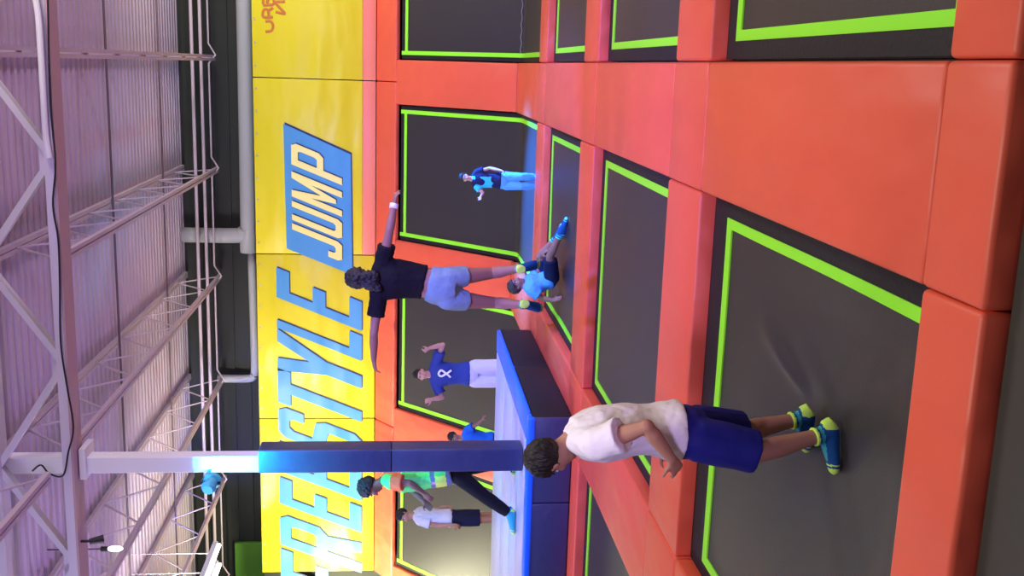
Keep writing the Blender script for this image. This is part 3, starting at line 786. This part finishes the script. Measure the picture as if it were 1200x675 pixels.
def plant(J, s, z, fl=(('L', None), ('R', None))):
    """flat feet on a surface at height z"""
    for k, _ in fl:
        J['an' + k].z = z + .066 * s; J['to' + k].z = J['an' + k].z
def make_person(label, J, s, skin, vox, face, hup, curl=.6, feet=True, palms=None, jaw=True):
    base = V((J['pelvis'].x, J['pelvis'].y, min(J['anL'].z, J['anR'].z) - .07 * s))
    root = thing('person', base, label, 'person')
    bm = bmesh.new()
    torso(bm, J, s)
    limb(bm, [lerp(J['neck'], J['head'], -.12), lerp(J['neck'], J['head'], .3), lerp(J['neck'], J['head'], .75)], [.062 * s, .053 * s, .052 * s])
    head(bm, J['head'], face, hup, s)
    palms = palms or {}
    for k, sd in (('L', -1), ('R', 1)):
        limb(bm, *arm_pts(J['sh' + k], J['el' + k], J['wr' + k], s))
        limb(bm, [lerp(J['neck'], J['sh' + k], .25), J['sh' + k]], [.062 * s, .058 * s])
        hd = J['hd' + k] - J['wr' + k]
        hand(bm, J['wr' + k], hd, palms.get(k, V((0, -1, -.3))), s, curl, sd)
        limb(bm, *leg_pts(J['hip' + k], J['kn' + k], J['an' + k], s))
        foot(bm, J['an' + k], J['to' + k], s)
    bm = remesh(bm, vox, 3)
    link('body', bm, skin, root, True)
    face_parts(root, J['head'], face, hup, s)
    return root

def shirt(root, J, s, m_, vox, t0=.2, inflate=.018, sleeve=.5, loose=.016, flare=.01, folds=.006, seed=0, name='shirt', mats=None, paint=None, sleeves=True, t1=.97):
    bm = bmesh.new(); torso(bm, J, s, inflate, t0, t1, 1.0, flare)
    nk = J['neck']; ud = (J['head'] - nk).normalized()
    if sleeves: tube(bm, [nk - (nk - J['pelvis']).normalized() * (.09 * s), nk - ud * .01 * s, nk + ud * .022 * s], [.10 * s, .080 * s, .066 * s], 18)
    for k in 'LR':
        tube(bm, [lerp(J['neck'], J['sh' + k], .2), lerp(J['neck'], J['sh' + k], .6), J['sh' + k]], [.066 * s + inflate * .4, .064 * s + inflate * .5, .056 * s + inflate], 14)
        ball(bm, J['sh' + k], .056 * s + inflate * .9)
        if sleeves:
            a, e = J['sh' + k], J['el' + k]
            if sleeve <= 1: tube(bm, [a, lerp(a, e, sleeve * .5), lerp(a, e, sleeve)], [.056 * s + loose, .052 * s + loose * 1.2, .047 * s + loose * 1.6], 16)
            else:
                w = J['wr' + k]; tube(bm, [a, lerp(a, e, .5), e, lerp(e, w, .5), lerp(e, w, sleeve - 1)], [.056 * s + loose, .05 * s + loose, .042 * s + loose, .04 * s + loose * .7, .03 * s + loose * .6], 16); ball(bm, e, .042 * s + loose)
    bm = remesh(bm, vox, 2); ruffle(bm, folds, 14 / s, seed, (1.4, 1.4, .5)); ruffle(bm, folds * .5, 30 / s, seed + 7)
    if paint:
        for f in bm.faces: f.material_index = paint(f.calc_center_median(), f.normal)
    return link(name, bm, m_, root, True, mats)

def legwear(root, J, s, m_, vox, to=.8, inflate=.016, loose=.03, t1=.36, folds=.005, seed=0, name='shorts'):
    bm = bmesh.new(); torso(bm, J, s, inflate, 0, t1)
    for k in 'LR':
        h_, kn, an = J['hip' + k], J['kn' + k], J['an' + k]
        if to <= 1:
            tube(bm, [h_, lerp(h_, kn, to * .5), lerp(h_, kn, to)], [.092 * s + inflate * .8, .082 * s + loose * .8, .068 * s + loose], 18); ball(bm, h_, .092 * s + inflate * .7)
        else:
            e = lerp(kn, an, to - 1)
            tube(bm, [h_, lerp(h_, kn, .5), kn, lerp(kn, an, .35), e], [.092 * s + inflate * .8, .076 * s + inflate, .056 * s + loose, .056 * s + loose, .040 * s + loose], 18); ball(bm, kn, .056 * s + loose); ball(bm, h_, .092 * s + inflate * .7)
    bm = remesh(bm, vox, 2); ruffle(bm, folds, 13 / s, seed + 3, (1.3, 1.3, .6))
    return link(name, bm, m_, root, True)

def sock(root, an, toe, kn, s, vox, mats, high=.09, k=.005):
    """short grip sock: neon cuff, heel and toe on a blue foot"""
    bm = bmesh.new(); foot(bm, an, toe, s, k)
    up = (kn - an).normalized()
    tube(bm, [an - up * .01 * s, an + up * (high * .5) * s, an + up * high * s], [.037 * s + k, .037 * s + k, .043 * s + k * 1.5], 16)
    ball(bm, an, .037 * s + k)
    bm = remesh(bm, vox, 2)
    d = (toe - an).normalized(); L = (toe - an).length
    for f in bm.faces:
        c = f.calc_center_median(); t_ = (c - an).dot(d); z_ = (c - an).dot(up)
        i = 0
        if t_ > L * .86: i = 1
        elif t_ < -.026 * s and z_ < .02 * s: i = 1
        elif z_ > high * s * .80: i = 1
        elif z_ > high * s * .66: i = 0
        elif z_ > high * s * .40: i = 2
        elif L * .76 < t_ < L * .80: i = 1
        f.material_index = i
    return link('sock', bm, None, root, True, mats)

SOCKS = [SOCKB, SOCKN, SOCKT]

# --- the boy in front: crouching, turned to the photo's bottom edge
def boy_front():
    s = .86
    gl, gr = G(984, 508, -.165), G(955, 490, -.155)
    J = dict(head=P(645, 535, 4.14), neck=P(673, 514, 4.17), pelvis=P(806, 506, 4.20), spine=P(742, 503, 4.20),
             shL=P(700, 520, 4.02), shR=P(690, 498, 4.36), elL=P(758, 500, 3.90), wrL=P(787, 538, 3.90), hdL=P(800, 562, 3.94),
             elR=P(745, 512, 4.50), wrR=P(776, 526, 4.40), hdR=P(792, 540, 4.34),
             hipL=P(815, 514, 4.12), hipR=P(813, 500, 4.30), knL=P(889, 530, 4.10), knR=P(870, 506, 4.36),
             anL=gl + V((0, 0, 0)), anR=gr + V((0, 0, 0)), toL=gl + V((-.172, -.03, 0)), toR=gr + V((-.17, .03, 0)))
    for k, z in (('L', -.163), ('R', -.155)): J['an' + k].z = J['to' + k].z = z + .066 * s
    face = V((-.70, .42, -.50)); hup = V((-.45, .1, .85))
    r = make_person('boy in white t-shirt and royal blue shorts crouching on the nearest trampoline', J, s, SKIN, .0055, face, hup, .55, palms={'L': V((-.3, .9, .2)), 'R': V((0, -1, 0))})
    hair(r, J['head'], face, hup, s, .006, .014, .050, -.085, extra=((0, -.06, .03, .07, .06, .075), (0, .02, .085, .06, .06, .03)), rough=.002)
    shirt(r, J, s, WHITEC, .0075, .20, .026, .50, .024, .022, .005, 2, t1=.99)
    legwear(r, J, s, ROYAL, .008, .95, .022, .036, .36, .004, 5)
    sock(r, J['anL'], J['toL'], J['knL'], s, .006, SOCKS, .075); sock(r, J['anR'], J['toR'], J['knR'], s, .006, SOCKS, .075)
boy_front()

def girl():
    s = .93; Y = 8.4
    J = dict(head=P(423, 326, Y), neck=P(442, 327, Y), pelvis=P(522, 337, Y), spine=P(482, 328, Y + .02),
             shR=P(449, 306, Y), shL=P(443, 350, Y), elR=P(457, 268, Y - .05), wrR=P(462, 240, Y), hdR=P(464, 224, Y),
             elL=P(438, 392, Y - .05), wrL=P(438, 422, Y), hdL=P(440, 438, Y),
             hipR=P(524, 326, Y), hipL=P(524, 350, Y), knR=P(577, 320, Y + .16), knL=P(580, 355, Y + .14),
             anR=P(611, 314, Y + .03), anL=P(615, 357, Y), toR=P(627, 308, Y + .19), toL=P(630, 362, Y + .18))
    face = V((-.1, 1, -.15)); hup = V((0.05, .1, 1))
    r = make_person('girl in black t-shirt and denim shorts jumping mid-air with arms spread', J, s, SKIN2, .008, face, hup, .5, palms={'L': V((0, .3, -1)), 'R': V((0, .3, -1))})
    hair(r, J['head'], face, hup, s, .010, .020, .05, -.09, extra=((0, -.07, -.03, .075, .06, .09), (.03, -.08, -.10, .06, .05, .08), (-.04, -.085, -.11, .055, .045, .075), (.0, -.10, .03, .06, .05, .06), (-.06, -.09, -.16, .035, .03, .05)), rough=.007)
    shirt(r, J, s, BLACKC, .011, .40, .020, .50, .020, .012, .007, 4)
    legwear(r, J, s, DENIM, .010, .42, .014, .022, .345, .006, 8, 'denim_shorts')
    sock(r, J['anR'], J['toR'], J['knR'], s, .008, SOCKS, .04); sock(r, J['anL'], J['toL'], J['knL'], s, .008, SOCKS, .04)
    bm = bmesh.new(); d = (J['wrR'] - J['elR']).normalized(); tube(bm, [J['wrR'] - d * .03, J['wrR'] + d * .01], .036, 16); tag(link('wristband', bm, WHITEP, r, True), 'white paper wristband')
girl()

def child_blue():
    s = .64; Y = 13.95
    J = dict(head=P(545, 208, Y), neck=P(554.5, 210, Y), pelvis=P(590, 212, Y), spine=P(573, 211, Y),
             shR=P(559, 219, Y), shL=P(559, 202, Y), elR=P(566, 226, Y - .05), wrR=P(563.5, 230, Y - .12), hdR=P(562, 236, Y - .16),
             elL=P(574, 197, Y), wrL=P(588, 200, Y - .1), hdL=P(597, 205, Y - .12),
             hipR=P(593, 217, Y), hipL=P(593, 207, Y), knR=P(611, 218, Y - .05), knL=P(611, 207, Y - .05), anR=P(627, 218, Y), anL=P(627, 207, Y), toR=P(632, 220, Y - .17), toL=P(632, 205, Y - .17))
    face = V((.1, -1, -.1)); hup = V((.15, 0, 1))
    plant(J, s, ZB + .004)
    r = make_person('small child in navy and cyan top and sky blue trousers by the slope', J, s, SKINL, .008, face, hup, .6, palms={'L': V((-1, 0, 0)), 'R': V((1, 0, 0))})
    hair(r, J['head'], face, hup, s, .008, .012, .055, -.06)
    cx = J['spine']
    shirt(r, J, s, None, .008, .2, .014, .5, .014, .008, .003, 1, mats=[NAVYC, CYANC], paint=lambda c, n: 1 if (n.y < -.3 and c.z - cx.z > -.05 and (c.x - cx.x) < .05 and noise.noise(c * 9) > -.12) else 0)
    legwear(r, J, s, SKYC, .008, 1.92, .012, .016, .33, .003, 2, 'trousers')
    for k in 'LR': sock(r, J['an' + k], J['to' + k], J['kn' + k], s, .007, SOCKS)
child_blue()

def man_blue():
    s = .98; Y = 14.3
    J = dict(head=P(494, 439, Y), neck=P(506, 438.5, Y), pelvis=P(553, 438, Y), spine=P(530, 438, Y),
             shL=P(511, 424, Y), shR=P(512, 453, Y), elL=P(519, 404, Y - .06), wrL=P(503, 408, Y - .12), hdL=P(494, 414, Y - .16),
             elR=P(518, 466, Y - .06), wrR=P(506, 468, Y - .16), hdR=P(498, 470, Y - .2),
             hipL=P(556, 430, Y), hipR=P(556, 446, Y), knL=P(590, 429, Y - .06), knR=P(590, 446, Y - .06), anL=P(619, 428, Y), anR=P(619, 447, Y), toL=P(625, 426, Y - .2), toR=P(625, 449, Y - .2))
    face = V((.2, -1, -.05)); hup = V((0, 0, 1))
    plant(J, s, ZB + .004)
    r = make_person('man in blue t-shirt with white print and pale shorts, fists raised', J, s, SKINL, .010, face, hup, 1.05, palms={'L': V((.5, .8, 0)), 'R': V((-.5, .8, 0))})
    hair(r, J['head'], face, hup, s, .010, .010, .055, -.06)
    shirt(r, J, s, BLUET, .011, .18, .022, .62, .024, .012, .006, 9)
    legwear(r, J, s, PALES, .011, .95, .018, .03, .34, .006, 3)
    for k in 'LR': sock(r, J['an' + k], J['to' + k], J['kn' + k], s, .009, SOCKS)
    bm = bmesh.new(); yy = J['spine'].y - .152
    pts = [P(529, 434, yy), P(523, 438, yy), P(517, 441, yy), P(514, 438, yy), P(517, 434, yy), P(522, 437, yy), P(528, 442, yy)]
    tube(bm, spline(pts, 5), .015, 8)
    tag(link('chest_print', bm, WHITEP, r, True), 'white looped ribbon print')
man_blue()

def staff():
    s = 1.0; Y = 10.75
    J = dict(head=P(434, 571, Y), neck=P(452, 562, Y), pelvis=P(527, 551, Y), spine=P(488, 561, Y),
             shL=P(459, 565, Y - .15), shR=P(456, 560, Y + .16), elL=P(480, 566, Y - .22), wrL=P(497, 578, Y - .24), hdL=P(503, 584, Y - .26),
             elR=P(484, 575, Y + .2), wrR=P(497, 588, Y + .1), hdR=P(503, 594, Y + .08),
             hipL=P(533, 554, Y - .08), hipR=P(533, 550, Y + .08), knL=P(567, 581, Y - .10), knR=P(570, 545, Y + .12),
             anL=P(601, 602, Y - .12), anR=P(599, 534, Y + .10), toL=P(608, 626, Y - .16), toR=P(606, 556, Y + .08))
    face = V((-.82, -.15, -.48)); hup = V((-.4, 0, .9))
    plant(J, s, ZP + .004)
    r = make_person('staff person in orange t-shirt, green safety vest and black trousers on the platform', J, s, SKIN3, .009, face, hup, .6, palms={'L': V((0, .8, -.4)), 'R': V((0, -.8, -.4))})
    hair(r, J['head'], face, hup, s, .010, .022, .05, -.09, extra=((0, -.06, .0, .08, .065, .085), (0, -.02, .08, .075, .075, .045)), rough=.008)
    shirt(r, J, s, ORANGEC, .010, .22, .018, .64, .028, .01, .006, 6)
    ax = (J['neck'] - J['pelvis']).normalized()
    def pv(c, n):
        h_ = (c - J['pelvis']).dot(ax)
        if -.01 < h_ < .05 or .17 < h_ < .22: return 2
        if h_ < .17 and n.x < .25: return 1
        return 0
    shirt(r, J, s, None, .010, .10, .030, 0, 0, .03, .006, 6, 'safety_vest', [VESTG, VESTY, SILVER], pv, sleeves=False, t1=.80)
    legwear(r, J, s, BLACKC, .010, 1.92, .012, .018, .30, .004, 5, 'trousers')
    for k in 'LR': sock(r, J['an' + k], J['to' + k], J['kn' + k], s, .008, [SOCKT, SOCKN, SOCKB])
staff()

def boy_back():
    s = .93; Y = 14.3
    J = dict(head=P(473.5, 604, Y), neck=P(487, 603.5, Y), pelvis=P(532, 607, Y), spine=P(510, 606, Y),
             shL=P(492, 610, Y - .13), shR=P(492, 600, Y + .14), elL=P(513, 616, Y - .16), wrL=P(531, 615, Y - .2), hdL=P(537, 617, Y - .22),
             elR=P(514, 596, Y + .16), wrR=P(527, 594, Y + .05), hdR=P(530, 598, Y - .02),
             hipL=P(536, 609, Y - .07), hipR=P(536, 605, Y + .08), knL=P(569, 609, Y - .08), knR=P(569, 604, Y + .08),
             anL=P(598, 605, Y - .06), anR=P(598, 600, Y + .1), toL=P(607, 613, Y - .08), toR=P(607, 609, Y + .08))
    face = V((-.55, -.80, -.15)); hup = V((0, 0, 1))
    for k in 'LR': J['to' + k].z = J['an' + k].z - .03
    r = make_person('boy in pale t-shirt and navy shorts hopping behind the staff person', J, s, SKIN, .010, face, hup, .6, palms={'L': V((-.4, .8, 0)), 'R': V((-.4, -.8, 0))})
    hair(r, J['head'], face, hup, s, .010, .014, .05, -.07)
    shirt(r, J, s, PALES, .011, .18, .022, .55, .024, .012, .006, 11)
    legwear(r, J, s, NAVYC, .011, .80, .018, .03, .34, .005, 3)
    for k in 'LR': sock(r, J['an' + k], J['to' + k], J['kn' + k], s, .009, SOCKS)
boy_back()

def child_hidden():
    s = .72; Y = 14.4
    J = dict(head=P(532, 512, Y), neck=P(543, 513, Y), pelvis=P(578, 517, Y), spine=P(561, 515, Y),
             shL=P(548, 503, Y - .02), shR=P(548, 527, Y), elL=P(560, 497, Y - .08), wrL=P(565, 492, Y - .14), hdL=P(568, 486, Y - .17),
             elR=P(561, 533, Y), wrR=P(573, 533, Y - .06), hdR=P(579, 533, Y - .08),
             hipL=P(581, 514, Y), hipR=P(581, 524, Y), knL=P(601, 513, Y - .05), knR=P(601, 525, Y - .05), anL=P(620, 513, Y), anR=P(620, 526, Y), toL=P(625, 511, Y - .15), toR=P(625, 528, Y - .15))
    face = V((-.5, -.8, -.2)); hup = V((0, 0, 1))
    plant(J, s, ZB + .004)
    r = make_person('child in blue top half hidden behind the pillar, one hand reaching out', J, s, SKIN2, .009, face, hup, .5, palms={'L': V((0, .3, -1))})
    hair(r, J['head'], face, hup, s, .010, .014, .05, -.07)
    shirt(r, J, s, mat('bright_blue_cotton', (.02, .14, .55), .85, .15), .010, .15, .02, .55, .02, .012, .005, 13)
    legwear(r, J, s, NAVYC, .010, .8, .016, .02, .34, .004, 3)
    for k in 'LR': sock(r, J['an' + k], J['to' + k], J['kn' + k], s, .009, SOCKS)
child_hidden()

def sitter():
    s = .88; Y = 11.9
    J = dict(head=P(609, 334, Y), neck=P(620, 334, Y), pelvis=P(646, 327, Y), spine=P(633, 333, Y),
             shL=P(625, 327, Y - .0 + .13), shR=P(627, 341, Y - .13), elL=P(640, 314, Y + .1), wrL=P(640, 300, Y), hdL=P(642, 294, Y - .05),
             elR=P(640, 350, Y - .15), wrR=P(652, 352, Y - .2), hdR=P(657, 350, Y - .24),
             hipL=P(648, 322, Y + .08), hipR=P(650, 325, Y - .08), knL=P(636, 300, Y + .02), knR=P(648, 300, Y - .20),
             anL=P(656, 278, Y - .05), anR=P(661, 272, Y - .32), toL=P(658, 262, Y - .05), toR=P(664, 254, Y - .35))
    for k_ in J: J[k_].z += .035
    face = V((.75, -.3, .1)); hup = V((-.25, 0, 1))
    r = make_person('person in sky blue top and dark shorts sitting on a trampoline behind the jumping girl', J, s, SKIN2, .009, face, hup, .5, palms={'R': V((0, 0, -1)), 'L': V((0, 0, -1))})
    hair(r, J['head'], face, hup, s, .010, .014, .05, -.07, m_=mat('hair_brown', (.035, .02, .015), .55))
    shirt(r, J, s, SKYC, .010, .12, .02, .6, .02, .01, .006, 15)
    legwear(r, J, s, NAVYC, .010, .85, .016, .022, .34, .005, 3)
    for k in 'LR': sock(r, J['an' + k], J['to' + k], J['kn' + k], s, .008, [SOCKB, mat('sock_mint', (.10, .85, .55), .7), SOCKT])
sitter()

# ------------------------------------------------------------------ light
def area(name, loc, aim, size, power, col, sy=None, spread=None):
    l = bpy.data.lights.new(name, 'AREA'); l.energy = power; l.color = col; l.size = size
    if sy: l.shape = 'RECTANGLE'; l.size_y = sy
    if spread: l.spread = spread
    o = bpy.data.objects.new(name, l); COL.objects.link(o); o.location = loc
    o.rotation_euler = (V(aim) - V(loc)).to_track_quat('-Z', 'Y').to_euler(); return o
def spot(name, loc, aim, ang, power, col, r=.08, blend=.6):
    l = bpy.data.lights.new(name, 'SPOT'); l.energy = power; l.color = col; l.spot_size = math.radians(ang); l.spot_blend = blend; l.shadow_soft_size = r
    o = bpy.data.objects.new(name, l); COL.objects.link(o); o.location = loc
    o.rotation_euler = (V(aim) - V(loc)).to_track_quat('-Z', 'Y').to_euler(); return o
W = bpy.data.worlds.new('hall'); scn.world = W; W.use_nodes = True
W.node_tree.nodes['Background'].inputs[0].default_value = (.50, .44, .72, 1); W.node_tree.nodes['Background'].inputs[1].default_value = .20
# lamps over the court, a flood by the wall, two added banner fills
area('court_light', (-.5, 2.6, 5.4), (-1, 4.2, 0), 1.6, 165, (1, .93, .82))
area('court_light', (3.2, 8.0, 5.3), (-1, 8.0, 0), 1.6, 240, (1, .92, .84))
area('court_light', (4.6, 15.6, 5.0), (2.0, 18.6, 2.8), 1.4, 270, (1, .97, .80))  # added fill brightening the right end of the banner, out of view
area('court_light', (-8.4, 13.6, 5.0), (-5.2, 18.6, 2.9), 1.0, 150, (1, .96, .85), spread=1.6)  # added fill for the STYLE letters, kept outside the frame
area('court_light', (-10.6, 16.9, 2.9), (-8.4, 18.4, 2.0), .8, 420, (1, .95, .62))
area('court_light', (-9.0, 9.0, 5.2), (-5.5, 11.5, .4), 1.4, 260, (.80, .84, 1))
# blue and violet party lights toward the far end and up to the roof
spot('party_light', (.5, 2.0, 5.3), (-1.6, 11.6, 0), 54, 5200, (.12, .12, 1.0), .25)
spot('party_light', (1.5, 1.0, 4.9), (-1.5, 11, 0), 70, 150, (.85, .15, .60), .25)
spot('party_light', (6.5, 11, 2.6), (-3, 13.5, 5.8), 110, 1350, (.82, .60, .94), .3)
spot('party_light', (-11.5, 9, 2.6), (-3.5, 12, 5.8), 100, 1300, (.58, .34, 1.0), .3)
spot('party_light', (-1.0, -1.5, 2.6), (-2.0, 8.0, 5.8), 100, 900, (.60, .46, 1.0), .3)
# blue spots
spot('blue_spot', (2.7, 14.7, 4.7), (-2.0, 14.7, -.1), 23, 42000, (.02, .22, 1.0), .1, .9)
spot('blue_spot', (3.4, 10.6, 5.2), (-1.8, 12.2, .0), 40, 4000, (.06, .16, 1.0), .1)
spot('blue_spot', (-5.0, 8.0, 5.3), (-3.9, 12.0, .4), 40, 620, (.05, .30, 1.0), .1)
spot('blue_spot', (-9.6, 15.5, 5.2), (-6.8, 19.8, 4.9), 34, 900, (.08, .12, 1.0), .1)
spot('cyan_spot', fx + ax * .09, V((-4.0, 10.17, 3.38)), 120, 400, (.02, .66, 1.0), .04, .4)

scn.view_settings.view_transform = 'Standard'; scn.view_settings.look = 'None'
scn.view_settings.exposure = 0; scn.view_settings.gamma = 1
scn.view_settings.use_curve_mapping = False
